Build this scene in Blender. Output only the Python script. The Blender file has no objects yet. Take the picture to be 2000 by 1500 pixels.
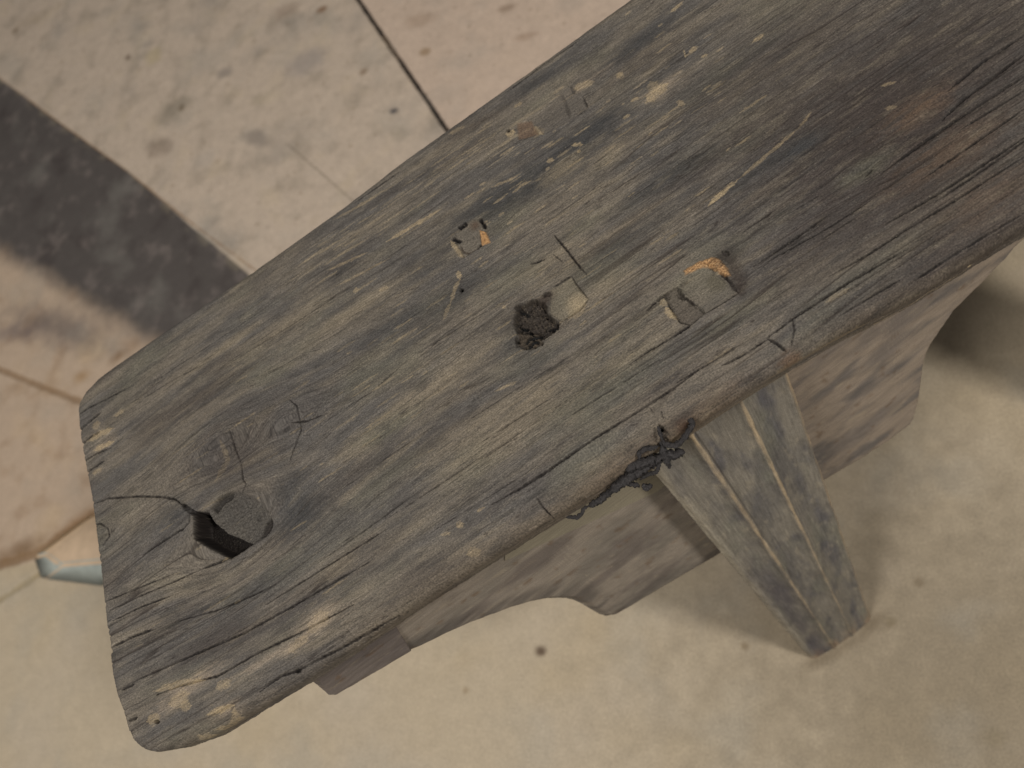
import bpy, math
import numpy as np
from mathutils import Matrix, Vector

# ------------------------------------------------------------------ scene, camera, light
scene = bpy.context.scene
col = scene.collection
F = 1500.0                      # focal length in photo pixels (2000 px wide)
H_SEAT = 0.46                   # height of the bench top
CAM_H = 0.40                    # camera above the bench top
ZC = H_SEAT + CAM_H
NAD = np.array([500.0, 500.0])  # where straight down falls in the photo, from its middle

down = np.array([NAD[0], -NAD[1], -F]); down /= np.linalg.norm(down)
Zw = -down
Xw = np.array([1.0, 0, 0]) - Zw[0] * Zw; Xw /= np.linalg.norm(Xw)
Yw = np.cross(Zw, Xw)
R = np.array([Xw, Yw, Zw])      # camera -> world
C = np.array([0.0, 0.0, ZC])

def ray(px, py):
    d = np.array([px - 1000.0, -(py - 750.0), -F])
    return R @ d
def P(px, py, z):
    """the real point at height z that the photo shows at px, py"""
    d = ray(px, py)
    return C + d * ((z - ZC) / d[2])

cam_data = bpy.data.cameras.new('camera')
cam = bpy.data.objects.new('camera', cam_data); col.objects.link(cam)
M = Matrix([[R[0][0], R[0][1], R[0][2], 0], [R[1][0], R[1][1], R[1][2], 0], [R[2][0], R[2][1], R[2][2], ZC], [0, 0, 0, 1]])
cam.matrix_world = M
cam_data.sensor_width = 36; cam_data.lens = 36 * F / 2000.0
cam_data.clip_start = 0.01; cam_data.clip_end = 50
cam_data.dof.use_dof = True
cam_data.dof.focus_distance = float(-((R.T @ (P(1000, 650, H_SEAT) - C))[2]))
cam_data.dof.aperture_fstop = 5.8
scene.camera = cam

world = bpy.data.worlds.new('World'); scene.world = world
world.use_nodes = True
bg = world.node_tree.nodes['Background']
bg.inputs[0].default_value = (1.0, 0.98, 0.98, 1); bg.inputs[1].default_value = 0.14

def area(name, loc, target, size, power, colour):
    l = bpy.data.lights.new(name, 'AREA'); l.shape = 'DISK'; l.size = size; l.energy = power; l.color = colour
    o = bpy.data.objects.new(name, l); col.objects.link(o); o.location = loc
    o.rotation_euler = (Vector(target) - Vector(loc)).to_track_quat('-Z', 'Y').to_euler()
    return o
area('ceiling_lamp', (-1.10, -0.85, 2.4), (-0.35, 0.25, 0.3), 0.90, 37, (1.0, 0.965, 0.925))
area('ceiling_lamp', (1.40, -0.02, 2.2), (-0.1, 0.2, 0.2), 0.40, 33, (1.0, 0.965, 0.925))

scene.view_settings.view_transform = 'Standard'
scene.view_settings.look = 'None'
scene.view_settings.exposure = 0.0
scene.view_settings.gamma = 1.0
scene.view_settings.use_curve_mapping = False
scene.cycles.use_denoising = True

# ------------------------------------------------------------------ number helpers
def srgb(r, g, b):
    c = np.array([r, g, b]) / 255.0
    return np.where(c <= 0.04045, c / 12.92, ((c + 0.055) / 1.055) ** 2.4)

rs = np.random.RandomState(7)
PERM = rs.permutation(65536).astype(np.int64)
ANG = rs.rand(65536) * 2 * np.pi
GX, GY = np.cos(ANG), np.sin(ANG)
def noise(x, y, seed=0):
    x = np.asarray(x, float); y = np.asarray(y, float)
    xi = np.floor(x).astype(np.int64); yi = np.floor(y).astype(np.int64)
    xf = x - xi; yf = y - yi
    u = xf * xf * xf * (xf * (xf * 6 - 15) + 10); v = yf * yf * yf * (yf * (yf * 6 - 15) + 10)
    def g(ix, iy, dx, dy):
        h = PERM[(PERM[(ix + seed * 131) & 65535] + iy * 7 + seed) & 65535]
        return GX[h] * dx + GY[h] * dy
    n00 = g(xi, yi, xf, yf); n10 = g(xi + 1, yi, xf - 1, yf)
    n01 = g(xi, yi + 1, xf, yf - 1); n11 = g(xi + 1, yi + 1, xf - 1, yf - 1)
    return 1.4 * ((n00 * (1 - u) + n10 * u) * (1 - v) + (n01 * (1 - u) + n11 * u) * v)
def fbm(x, y, oct=4, seed=0, gain=0.5):
    s = 0; a = 1; t = 0
    for i in range(oct):
        s = s + a * noise(x * 2 ** i, y * 2 ** i, seed + i * 17); t += a; a *= gain
    return s / t
def sstep(e0, e1, x):
    t = np.clip((x - e0) / (e1 - e0), 0, 1); return t * t * (3 - 2 * t)
def mix(c, d, m):
    return c * (1 - m[:, None]) + np.asarray(d)[None, :] * m[:, None]

def polydist(x, y, pts):
    """distance to a polyline and the fraction along it"""
    pts = np.asarray(pts, float)
    best = np.full(x.shape, 1e9); par = np.zeros(x.shape)
    L = np.r_[0, np.cumsum(np.hypot(*(pts[1:] - pts[:-1]).T))]
    for k in range(len(pts) - 1):
        p, q = pts[k], pts[k + 1]; d = q - p; l2 = d @ d + 1e-12
        t = np.clip(((x - p[0]) * d[0] + (y - p[1]) * d[1]) / l2, 0, 1)
        dd = np.hypot(x - p[0] - t * d[0], y - p[1] - t * d[1])
        m = dd < best
        best = np.where(m, dd, best); par = np.where(m, (L[k] + t * np.sqrt(l2)) / L[-1], par)
    return best, par
def polysd(x, y, pts):
    """signed distance to a polygon, positive inside"""
    pts = list(pts); d, _ = polydist(x, y, pts + [pts[0]])
    ins = np.zeros(x.shape, bool); n = len(pts)
    for i in range(n):
        x1, y1 = pts[i]; x2, y2 = pts[(i + 1) % n]
        c = ((y1 > y) != (y2 > y)) & (x < (x2 - x1) * (y - y1) / (y2 - y1 + 1e-15) + x1)
        ins ^= c
    return np.where(ins, d, -d)

# ------------------------------------------------------------------ mesh helpers
def tag(o, label=None, cat=None, group=None, kind=None):
    if label: o['label'] = label
    if cat: o['category'] = cat
    if group: o['group'] = group
    if kind: o['kind'] = kind
    return o
def np_mesh(name, V, Q, colour=None, uv=None, mat=None, parent=None, smooth=True):
    V = np.asarray(V, np.float32); Q = np.asarray(Q, np.int32)
    me = bpy.data.meshes.new(name)
    me.vertices.add(len(V)); me.vertices.foreach_set('co', V.ravel())
    k = Q.shape[1]
    me.loops.add(Q.size); me.loops.foreach_set('vertex_index', Q.ravel())
    me.polygons.add(len(Q))
    me.polygons.foreach_set('loop_start', np.arange(0, Q.size, k, dtype=np.int32))
    me.polygons.foreach_set('loop_total', np.full(len(Q), k, np.int32))
    me.polygons.foreach_set('use_smooth', np.full(len(Q), smooth))
    me.update(calc_edges=True)
    if colour is not None:
        ca = me.color_attributes.new('tint', 'FLOAT_COLOR', 'POINT')
        c4 = np.ones((len(V), 4), np.float32); c4[:, :3] = colour
        ca.data.foreach_set('color', c4.ravel())
    if uv is not None:
        a = me.attributes.new('grain', 'FLOAT_VECTOR', 'POINT')
        g = np.zeros((len(V), 3), np.float32); g[:, :uv.shape[1]] = uv
        a.data.foreach_set('vector', g.ravel())
    me.validate()
    if mat: me.materials.append(mat)
    o = bpy.data.objects.new(name, me); col.objects.link(o)
    if parent is not None: o.parent = parent
    return o
def gridq(nr, nc, off=0, flip=False):
    i, j = np.meshgrid(np.arange(nr - 1), np.arange(nc - 1), indexing='ij')
    a = (i * nc + j).ravel() + off
    q = np.stack([a, a + 1, a + nc + 1, a + nc], 1)
    return q[:, ::-1] if flip else q

def new_mat(name):
    m = bpy.data.materials.new(name); m.use_nodes = True
    nt = m.node_tree
    return m, nt, nt.nodes['Principled BSDF']
def grain_material(name, streak=0.35, speck=0.25, rough=(0.55, 0.85), bump=0.25, attr=True, colour=(0.14, 0.12, 0.095), spec=0.25,
                   along=60.0, across=1500.0, speckscale=2600.0):
    """weathered wood: own colour, fine streaks along the grain and speckle"""
    m, nt, b = new_mat(name); N = nt.nodes; L = nt.links
    g = N.new('ShaderNodeAttribute'); g.attribute_name = 'grain'
    mp = N.new('ShaderNodeMapping'); mp.inputs['Scale'].default_value = (along, across, across)
    L.new(g.outputs['Vector'], mp.inputs['Vector'])
    n1 = N.new('ShaderNodeTexNoise'); n1.inputs['Scale'].default_value = 1.0; n1.inputs['Detail'].default_value = 4; n1.inputs['Roughness'].default_value = 0.65
    L.new(mp.outputs[0], n1.inputs['Vector'])
    mp2 = N.new('ShaderNodeMapping'); mp2.inputs['Scale'].default_value = (speckscale * 0.55, speckscale, speckscale)
    L.new(g.outputs['Vector'], mp2.inputs['Vector'])
    n2 = N.new('ShaderNodeTexNoise'); n2.inputs['Scale'].default_value = 1.0; n2.inputs['Detail'].default_value = 2
    L.new(mp2.outputs[0], n2.inputs['Vector'])
    r1 = N.new('ShaderNodeMapRange'); r1.inputs[1].default_value = 0.25; r1.inputs[2].default_value = 0.75
    r1.inputs[3].default_value = 1 - streak; r1.inputs[4].default_value = 1 + streak
    L.new(n1.outputs[0], r1.inputs[0])
    r2 = N.new('ShaderNodeMapRange'); r2.inputs[1].default_value = 0.25; r2.inputs[2].default_value = 0.75
    r2.inputs[3].default_value = 1 - speck; r2.inputs[4].default_value = 1 + speck
    L.new(n2.outputs[0], r2.inputs[0])
    mu = N.new('ShaderNodeMath'); mu.operation = 'MULTIPLY'; L.new(r1.outputs[0], mu.inputs[0]); L.new(r2.outputs[0], mu.inputs[1])
    vm = N.new('ShaderNodeVectorMath'); vm.operation = 'SCALE'
    if attr:
        ca = N.new('ShaderNodeAttribute'); ca.attribute_name = 'tint'; L.new(ca.outputs['Color'], vm.inputs[0])
    else:
        vm.inputs[0].default_value = colour
    L.new(mu.outputs[0], vm.inputs['Scale'])
    L.new(vm.outputs[0], b.inputs['Base Color'])
    rr = N.new('ShaderNodeMapRange'); rr.inputs[3].default_value = rough[0]; rr.inputs[4].default_value = rough[1]
    L.new(n1.outputs[0], rr.inputs[0]); L.new(rr.outputs[0], b.inputs['Roughness'])
    b.inputs['Specular IOR Level'].default_value = spec
    ad = N.new('ShaderNodeMath'); ad.operation = 'ADD'; L.new(n1.outputs[0], ad.inputs[0]); L.new(n2.outputs[0], ad.inputs[1])
    bp = N.new('ShaderNodeBump'); bp.inputs['Strength'].default_value = bump; bp.inputs['Distance'].default_value = 0.0004
    L.new(ad.outputs[0], bp.inputs['Height']); L.new(bp.outputs[0], b.inputs['Normal'])
    return m

# ------------------------------------------------------------------ floor
FL = []  # (points in photo, at floor level)
def fpts(lst): return np.array([P(x, y, 0)[:2] for x, y in lst])
FS = 0.86 * 1.05 / F * 1.15   # metres on the floor per photo pixel, about

nx, ny = 1300, 1100
x0, x1, y0, y1 = -1.50, 0.50, -0.25, 1.38
gx = np.linspace(x0, x1, nx); gy = np.linspace(y0, y1, ny)
FX, FY = np.meshgrid(gx, gy); fx = FX.ravel(); fy = FY.ravel()
wob = 0.0025
wx = fx + wob * fbm(fx * 9, fy * 9, 3, 61); wy = fy + wob * fbm(fx * 9, fy * 9, 3, 62)
fc = np.zeros((fx.size, 3)); fz = np.zeros(fx.size)
concrete = srgb(178, 163, 139); slabc = srgb(189, 172, 153); pink = srgb(196, 174, 154); dark = srgb(82, 76, 72)
fc[:] = concrete
big = fbm(fx * 5, fy * 5, 4, 5)
# smooth screeded concrete: faint clouds
fc = mix(fc, srgb(168, 148, 112), sstep(-0.1, 0.6, fbm(fx * 7, fy * 7, 4, 41)) * 0.35)
fc = mix(fc, srgb(176, 164, 148), sstep(0.0, 0.6, fbm(fx * 6, fy * 6, 4, 42)) * 0.35)
def region(pts): 
    return polysd(wx, wy, fpts(pts))
upper = region([(-900, -900), (2700, -900), (1500, 300), (1000, 560), (700, 560), (490, 540), (250, 335), (110, 235), (0, 155), (-900, -520)])
band = region([(-900, -520), (0, 155), (110, 235), (250, 335), (490, 525), (700, 700), (620, 880), (310, 660), (225, 612), (120, 550), (0, 480), (-900, -60)])
left = region([(-900, -200), (0, 440), (310, 640), (600, 860), (420, 960), (190, 1030), (70, 1096), (-60, 1130), (-900, 1350)])
m_up = sstep(-0.003, 0.003, upper)
cup = np.zeros_like(fc); cup[:] = slabc
mot = fbm(wx * 22, wy * 22, 5, 11)
cup = mix(cup, srgb(142, 130, 114), sstep(-0.05, 0.6, mot) * 0.55)
cup = mix(cup, srgb(192, 174, 150), sstep(0.1, 0.55, fbm(wx * 16, wy * 16, 4, 12)) * 0.6)
cup = mix(cup, srgb(122, 118, 112), sstep(0.05, 0.7, fbm(wx * 9 + 3, wy * 9, 5, 13)) * 0.5)
# pink slab right of the joint
J1w = fpts([(560, -250), (700, 0), (868, 247), (1100, 560)])
side = (J1w[2][0] - J1w[1][0]) * (wy - J1w[1][1]) - (J1w[2][1] - J1w[1][1]) * (wx - J1w[1][0])
cup = mix(cup, pink, sstep(-0.0005, 0.0005, side) * 0.75)
cup *= (1 + .10 * fbm(wx * 110, wy * 110, 4, 16, .7))[:, None]
# small rusty and dark specks
sp = fbm(wx * 75, wy * 75, 2, 14)
cup = mix(cup, srgb(122, 102, 78), sstep(0.36, 0.60, sp) * 0.35)
sp2 = fbm(wx * 130, wy * 130, 2, 15)
cup = mix(cup, srgb(104, 92, 80), sstep(0.42, 0.66, sp2) * 0.3)
def fblot(c, x, y, rx, ry, colour, s, seed=1, ang=0.0, soft=0.6):
    p = P(x, y, 0)[:2]; dx = fx - p[0]; dy = fy - p[1]
    ca, sa = math.cos(ang), math.sin(ang)
    u = (dx * ca + dy * sa) / (rx * FS); v = (-dx * sa + dy * ca) / (ry * FS)
    r = np.hypot(u, v) + 0.45 * fbm(fx * 40, fy * 40, 3, seed)
    return mix(c, colour, sstep(1.0 + soft * 0.5, 1.0 - soft, r) * s)
for (x, y, rx, ry, cc, s, a_) in [(768, 217, 13, 9, (70, 66, 68), 0.9, 0), (440, 142, 26, 18, (112, 106, 104), .6, 0), (340, 215, 60, 34, (92, 88, 72), .6, .5),
        (310, 290, 40, 30, (104, 86, 72), .55, 0), (500, 270, 50, 22, (112, 104, 98), .7, -.5), (600, 120, 60, 40, (122, 118, 118), .6, .2), (560, 20, 40, 22, (122, 100, 84), .5, 0),
        (630, 18, 18, 11, (120, 88, 56), .8, 0), (990, 16, 26, 12, (110, 86, 64), .7, 0), (250, 112, 9, 9, (90, 72, 54), .8, 0), (710, 140, 12, 10, (118, 92, 62), .6, 0),
        (830, 100, 14, 12, (128, 100, 62), .6, 0), (820, 40, 40, 20, (150, 126, 104), .6, 0), (300, 110, 30, 30, (176, 160, 112), .5, 0), (290, 85, 22, 14, (112, 108, 102), .5, 0),
        (60, 40, 60, 30, (140, 124, 104), .4, 0), (355, 210, 10, 12, (96, 78, 50), .6, 0), (520, 190, 50, 20, (184, 168, 140), .4, 0), (400, 310, 40, 24, (170, 160, 148), .5, .3),
        (1030, 70, 30, 12, (130, 100, 76), .5, 0), (30, 60, 14, 12, (110, 92, 70), .6, 0)]:
    cup = fblot(cup, x, y, rx, ry, srgb(*cc), s * (.7 if rx > 20 else 1), int(x) % 40, a_)
fc = fc * (1 - m_up[:, None]) + cup * m_up[:, None]
# reddish slab on the left
m_l = sstep(-0.004, 0.004, left)
cl = np.zeros_like(fc); cl[:] = srgb(180, 159, 137)
cl = mix(cl, srgb(150, 124, 98), sstep(0.0, 0.5, fbm(wx * 18, wy * 18, 4, 21)) * 0.6)
cl = mix(cl, srgb(192, 166, 130), sstep(0.0, 0.5, fbm(wx * 9, wy * 9, 3, 22)) * 0.4)
cl = fblot(cl, 120, 640, 190, 50, srgb(104, 94, 88), .75, 3, -.35, 1.0)
cl = fblot(cl, 20, 650, 120, 26, srgb(92, 84, 88), .5, 3, -.1, 1.0)
cl = fblot(cl, 232, 695, 26, 14, srgb(112, 84, 52), .7, 5, 0.5, 1.0)
cl = fblot(cl, 160, 735, 26, 16, srgb(150, 118, 76), .6, 5, 0.5, 1.0)
cl = fblot(cl, 40, 1075, 90, 22, srgb(118, 92, 64), .8, 9, 0.3, 1.0)
cl = fblot(cl, 150, 1020, 60, 16, srgb(140, 108, 74), .6, 9, 0.6, 1.0)
fc = fc * (1 - m_l[:, None]) + cl * m_l[:, None]
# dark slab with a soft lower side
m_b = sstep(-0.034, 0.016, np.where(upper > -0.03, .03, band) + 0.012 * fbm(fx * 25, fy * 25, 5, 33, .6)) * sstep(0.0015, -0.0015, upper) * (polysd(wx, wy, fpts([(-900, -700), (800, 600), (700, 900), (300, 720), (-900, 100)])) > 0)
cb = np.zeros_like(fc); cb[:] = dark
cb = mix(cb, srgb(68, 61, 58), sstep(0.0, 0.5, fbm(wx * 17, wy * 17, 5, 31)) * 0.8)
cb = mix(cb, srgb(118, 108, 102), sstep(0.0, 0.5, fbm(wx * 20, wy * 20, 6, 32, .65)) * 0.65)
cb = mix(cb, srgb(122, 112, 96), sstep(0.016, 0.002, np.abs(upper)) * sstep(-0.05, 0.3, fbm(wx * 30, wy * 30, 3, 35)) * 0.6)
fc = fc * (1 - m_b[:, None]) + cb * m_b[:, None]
# joints: real grooves with dirt in them
def joint(pts, w, depth, colour, s=1.0, rag=0.3, breaks=0.0, seed=3):
    global fc, fz
    d, t = polydist(fx, fy, fpts(pts))
    w = w * FS * (1 + rag * fbm(fx * 60, fy * 60, 3, seed))
    m = sstep(w, w * 0.45, d)
    if breaks: m = m * (1 - breaks * sstep(0.1, 0.4, noise(t * 14, t * 0, seed)))
    fz -= depth * m
    fc = mix(fc, srgb(*colour), m * s)
joint([(560, -250), (640, -110), (700, 0), (758, 85), (830, 190), (868, 247), (1100, 560)], 6.0, 0.006, (24, 19, 15), 1.0, 0.5)
joint([(745, 66), (775, 110)], 3.2, 0.0, (112, 92, 70), 0.8, .8)
joint([(-500, -210), (0, 152), (110, 235), (250, 335), (360, 425), (495, 525), (700, 690)], 2.4, 0.001, (128, 94, 58), 0.7, 0.9, .4)
joint([(-300, 600), (-60, 700), (0, 722), (75, 752), (152, 782), (300, 830)], 9, 0.002, (134, 108, 80), 0.75, 0.6)
joint([(-500, 1320), (-60, 1122), (70, 1080), (172, 1010), (330, 930)], 14, 0.0018, (126, 98, 66), 0.7, 0.8)
joint([(-300, 1330), (0, 1172), (75, 1122), (180, 1100)], 8, 0.0012, (142, 124, 86), 0.55, 0.8)
joint([(560, 280), (630, 340), (700, 402)], 2.0, 0.0006, (120, 108, 92), 0.7, 0.5)
for (x, y, r, cc) in [(1057, 1273, 10, (74, 52, 34)), (1795, 1138, 8, (98, 76, 48)), (910, 1348, 6, (150, 132, 106)), (1740, 1215, 9, (132, 116, 84)), (1945, 1440, 14, (140, 126, 96)), (1455, 1262, 8, (120, 100, 70))]:
    fc = fblot(fc, x, y, r, r * .9, srgb(*cc), .85, 2, 0, .8)
fc = fblot(fc, 1900, 1330, 420, 420, srgb(128, 116, 96), .8, 2, 0, 1.0)  # mottled stain, with the light's falloff to the right painted in too
fc *= (1 + .05 * fbm(fx * 160, fy * 160, 4, 56, .75))[:, None]
fc = mix(fc, srgb(150, 146, 136), sstep(0, .5, fbm(fx * 10, fy * 10, 5, 55)) * .25)
for (x, y, rx_, ry_, st_) in [(1708, 1212, 26, 9, .5), (1650, 1262, 60, 10, .45), (1590, 1292, 20, 9, .45), (1735, 1222, 14, 6, .35)]:  # contact shade along the leg's foot, painted into the floor colour
    fc = fblot(fc, x, y, rx_, ry_, srgb(96, 82, 62), st_, 4, 0.55, 1.0)
fz += 0.0006 * fbm(fx * 30, fy * 30, 4, 71) * (1 + m_up)
fmat, nt, b = new_mat('floor_stone'); N = nt.nodes; L = nt.links
ca = N.new('ShaderNodeAttribute'); ca.attribute_name = 'tint'
tc = N.new('ShaderNodeTexCoord')
n1 = N.new('ShaderNodeTexNoise'); n1.inputs['Scale'].default_value = 420; n1.inputs['Detail'].default_value = 3; n1.inputs['Roughness'].default_value = .7
n2 = N.new('ShaderNodeTexNoise'); n2.inputs['Scale'].default_value = 60; n2.inputs['Detail'].default_value = 5; n2.inputs['Roughness'].default_value = .6
L.new(tc.outputs['Object'], n1.inputs['Vector']); L.new(tc.outputs['Object'], n2.inputs['Vector'])
a_ = N.new('ShaderNodeMapRange'); a_.inputs[1].default_value = .25; a_.inputs[2].default_value = .75; a_.inputs[3].default_value = .78; a_.inputs[4].default_value = 1.20
b_ = N.new('ShaderNodeMapRange'); b_.inputs[1].default_value = .25; b_.inputs[2].default_value = .75; b_.inputs[3].default_value = .92; b_.inputs[4].default_value = 1.07
L.new(n1.outputs[0], a_.inputs[0]); L.new(n2.outputs[0], b_.inputs[0])
mu = N.new('ShaderNodeMath'); mu.operation = 'MULTIPLY'; L.new(a_.outputs[0], mu.inputs[0]); L.new(b_.outputs[0], mu.inputs[1])
vm = N.new('ShaderNodeVectorMath'); vm.operation = 'SCALE'; L.new(ca.outputs['Color'], vm.inputs[0]); L.new(mu.outputs[0], vm.inputs['Scale'])
L.new(vm.outputs[0], b.inputs['Base Color'])
b.inputs['Roughness'].default_value = .72; b.inputs['Specular IOR Level'].default_value = .3
bp = N.new('ShaderNodeBump'); bp.inputs['Strength'].default_value = .35; bp.inputs['Distance'].default_value = .0008
L.new(n1.outputs[0], bp.inputs['Height']); L.new(bp.outputs[0], b.inputs['Normal'])
V = np.stack([fx, fy, fz], 1)
# stretch the outermost rows far out so that the floor goes on past the picture
fcg = fc.reshape(ny, nx, 3); upg = m_up.reshape(ny, nx)
for sl in (np.s_[:, :3], np.s_[:, -3:], np.s_[:3, :], np.s_[-3:, :]):
    fcg[sl] = concrete * (1 - upg[sl][..., None]) + srgb(166, 152, 134) * upg[sl][..., None]
Vg = V.reshape(ny, nx, 3)
Vg[:, 0, 0] = -3.5; Vg[:, -1, 0] = 3.5; Vg[0, :, 1] = -3.5; Vg[-1, :, 1] = 3.5
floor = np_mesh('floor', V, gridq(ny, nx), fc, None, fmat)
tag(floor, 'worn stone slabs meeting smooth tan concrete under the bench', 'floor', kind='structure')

# ------------------------------------------------------------------ bench frame of reference
TH = 0.030
ZT = H_SEAT - TH
e0 = P(145, 770, H_SEAT); e1 = P(1230, 0, H_SEAT)
k0 = P(700, 1290, ZT); k1 = P(1937, 502, ZT)
da = (e1 - e0)[:2] / np.linalg.norm((e1 - e0)[:2]) + (k1 - k0)[:2] / np.linalg.norm((k1 - k0)[:2])
da /= np.linalg.norm(da)
db = np.array([da[1], -da[0]])                  # towards the near (lower right) side
O2 = e0[:2]
def ab(px, py, z=H_SEAT):
    p = P(px, py, z)[:2] - O2
    return np.array([p @ da, p @ db]) * 1000.0  # millimetres
def abl(lst, z=H_SEAT): return np.array([ab(x, y, z) for x, y in lst])
def to_world(a, b, z):
    a = np.asarray(a) / 1000; b = np.asarray(b) / 1000
    return np.stack([O2[0] + a * da[0] + b * db[0], O2[1] + a * da[1] + b * db[1], np.broadcast_to(z, np.shape(a))], -1)

far = abl([(147, 800), (152, 778), (164, 758), (186, 735), (215, 713), (310, 647), (490, 525), (670, 397), (780, 312), (869, 248), (1000, 155), (1120, 70), (1200, 12), (1300, -58)])
near = abl([(243, 1418), (262, 1436), (290, 1449), (345, 1463), (400, 1452), (450, 1432), (500, 1401), (565, 1361), (612, 1334), (700, 1277), (840, 1181), (1000, 1080), (1100, 1017),
            (1220, 940), (1360, 845), (1450, 786), (1545, 727), (1630, 677), (1720, 632), (1792, 593), (1937, 502), (2000, 466), (2100, 405)], ZT)
end = abl([(147, 800), (147, 822), (151, 850), (158, 890), (166, 930), (176, 990), (185, 1060), (192, 1110), (200, 1180), (207, 1240), (214, 1270), (213, 1290), (221, 1340), (230, 1385), (243, 1418)])
W = float(np.median(np.interp(np.linspace(50, 450, 50), near[:, 0], near[:, 1]) - np.interp(np.linspace(50, 450, 50), far[:, 0], far[:, 1])))
A_VIS = max(ab(2120, -60)[0], ab(2120, 500)[0], ab(2060, 0)[0])
A_MAX = 1120.0
print('bench', 'W', W, 'far', far[[0, -1]], 'near', near[[0, -1]], 'end', end[:, 0], 'AVIS', A_VIS)

def bfar(a):
    e = far[-1]; r = np.interp(a, far[:, 0], far[:, 1])
    return r
def bnear(a):
    return np.interp(a, near[:, 0], near[:, 1])
def aend(b):
    o = np.argsort(end[:, 1]); return np.interp(b, end[o, 1], end[o, 0])

# ------------------------------------------------------------------ the plank
S = 0.268   # mm per photo pixel on the bench top, about
NC, NR, NS, NE = 1750, 760, 40, 40
s = np.r_[np.linspace(0, 1, NC - 60), np.linspace(1.004, 1, 60) * 0 + 1]
acol = np.r_[np.linspace(0, A_VIS, NC - 60), np.linspace(A_VIS + 6, A_MAX, 60)]
v = np.linspace(0, 1, NR)
a_s = aend(bfar(0) + v * (bnear(2.0) - bfar(0)))
Ag = acol[None, :] + a_s[:, None] * (1 - np.clip(acol[None, :] / 160, 0, 1)) ** 2
# notched end
fr = bfar(Ag[:, 0]); nr_ = bnear(Ag[:, 0]); bb = fr + v * (nr_ - fr)
notch = 0.55 * np.clip(fbm(bb * 0.35, bb * 0, 3, 81), 0, 1) + 0.35 * fbm(bb * 1.1, bb * 0, 2, 82)
for (x, y, dpt, w_) in [(150, 843, 1.6, 1.0), (150, 873, 1.8, 1.2), (152, 895, 1.0, .8), (162, 927, 1.2, .9), (172, 985, 1.3, 1.0), (214, 1268, 1.8, 1.6), (200, 1180, .8, .7), (206, 1230, .9, .8), (190, 1100, .7, .8)]:
    bq = ab(x, y)[1]; notch = notch + dpt * np.exp(-((bb - bq) / w_) ** 2)
Ag = Ag + notch[:, None] * (1 - np.clip(acol[None, :] / 5, 0, 1))
jag_n = (0.5 + 1.2 * np.exp(-acol / 35)) * fbm(acol * 0.12, acol * 0, 4, 83) + 0.25 * fbm(acol * .5, acol * 0, 2, 84)
BF = bfar(Ag) + 0.35 * fbm(Ag * .1, Ag * 0, 4, 85); BN = bnear(Ag) + jag_n[None, :]
Bg = BF + v[:, None] * (BN - BF)
r_f, r_n, r_e = 7.0, 26.0, 5.0
def drop(d, r):
    q = np.clip(1 - d / r, 0, 1); return r * (1 - np.sqrt(np.clip(1 - q * q, 0, 1)))
dF = Bg - BF; dN = BN - Bg; dE = Ag - Ag[:, :1]
Dg = np.maximum(np.maximum(drop(dF, r_f), drop(dN, r_n) * .62), drop(dE, r_e) * 0.8)
Dg = np.minimum(Dg, 17)
# side rows
kk = np.linspace(0, 1, NS + 1)[1:]
def sidegrid(row, sgn):
    a = np.repeat(Ag[row][None], NS, 0); d0 = Dg[row][None]
    d = d0 + kk[:, None] * (TH * 1000 - d0)
    b = Bg[row][None] + sgn * (-drop(TH * 1000 - d, 3.0))
    return a, b, d
aF, bF_, dF_ = sidegrid(0, -1); aN, bN_, dN_ = sidegrid(-1, 1)
A_all = np.vstack([aF[::-1], Ag, aN]); B_geo = np.vstack([bF_[::-1], Bg, bN_]); D_all = np.vstack([dF_[::-1], Dg, dN_])
Bx = np.vstack([(Bg[0][None] - (dF_ - Dg[0]))[::-1], Bg, Bg[-1][None] + (dN_ - Dg[-1])])    # unrolled position across the grain
NRR = NR + 2 * NS
kind_row = np.r_[-np.ones(NS), np.zeros(NR), np.ones(NS)]
# end face
aE = np.repeat(Ag[:, :1], NE, 1); kE = np.linspace(0, 1, NE + 1)[1:]
dE_ = Dg[:, :1] + kE[None] * (TH * 1000 - Dg[:, :1]); bE_ = np.repeat(Bg[:, :1], NE, 1)
nmain = A_all.size
a = np.r_[A_all.ravel(), aE.ravel() - 0.0]; b = np.r_[Bx.ravel(), bE_.ravel()]
bgeo = np.r_[B_geo.ravel(), bE_.ravel()]; dep = np.r_[D_all.ravel(), dE_.ravel()]
kr = np.r_[np.repeat(kind_row, NC), np.full(bE_.size, 2)]
aext = np.r_[A_all.ravel(), (aE - (dE_ - Dg[:, :1]) * 0.4).ravel()]

# grain runs round the knots
psi = b.copy()
for (x, y, Rk, st) in [(452, 1025, 26, .75), (430, 875, 24, .55), (560, 830, 16, .4), (196, 1046, 6, .8), (1035, 640, 9, .5), (1830, 205, 12, .2), (1680, 330, 12, .2), (1150, 880, 10, .25), (930, 460, 8, .3)]:
    q = ab(x, y); X = (a - q[0]) * 0.55; Y = b - q[1]
    psi -= st * Y * Rk ** 2 / (X * X + Y * Y + 0.35 * Rk ** 2)
psi += 1.6 * fbm(a * 0.006, b * 0.012, 3, 91) + 0.35 * fbm(a * 0.03, b * 0.08, 3, 92)

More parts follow.
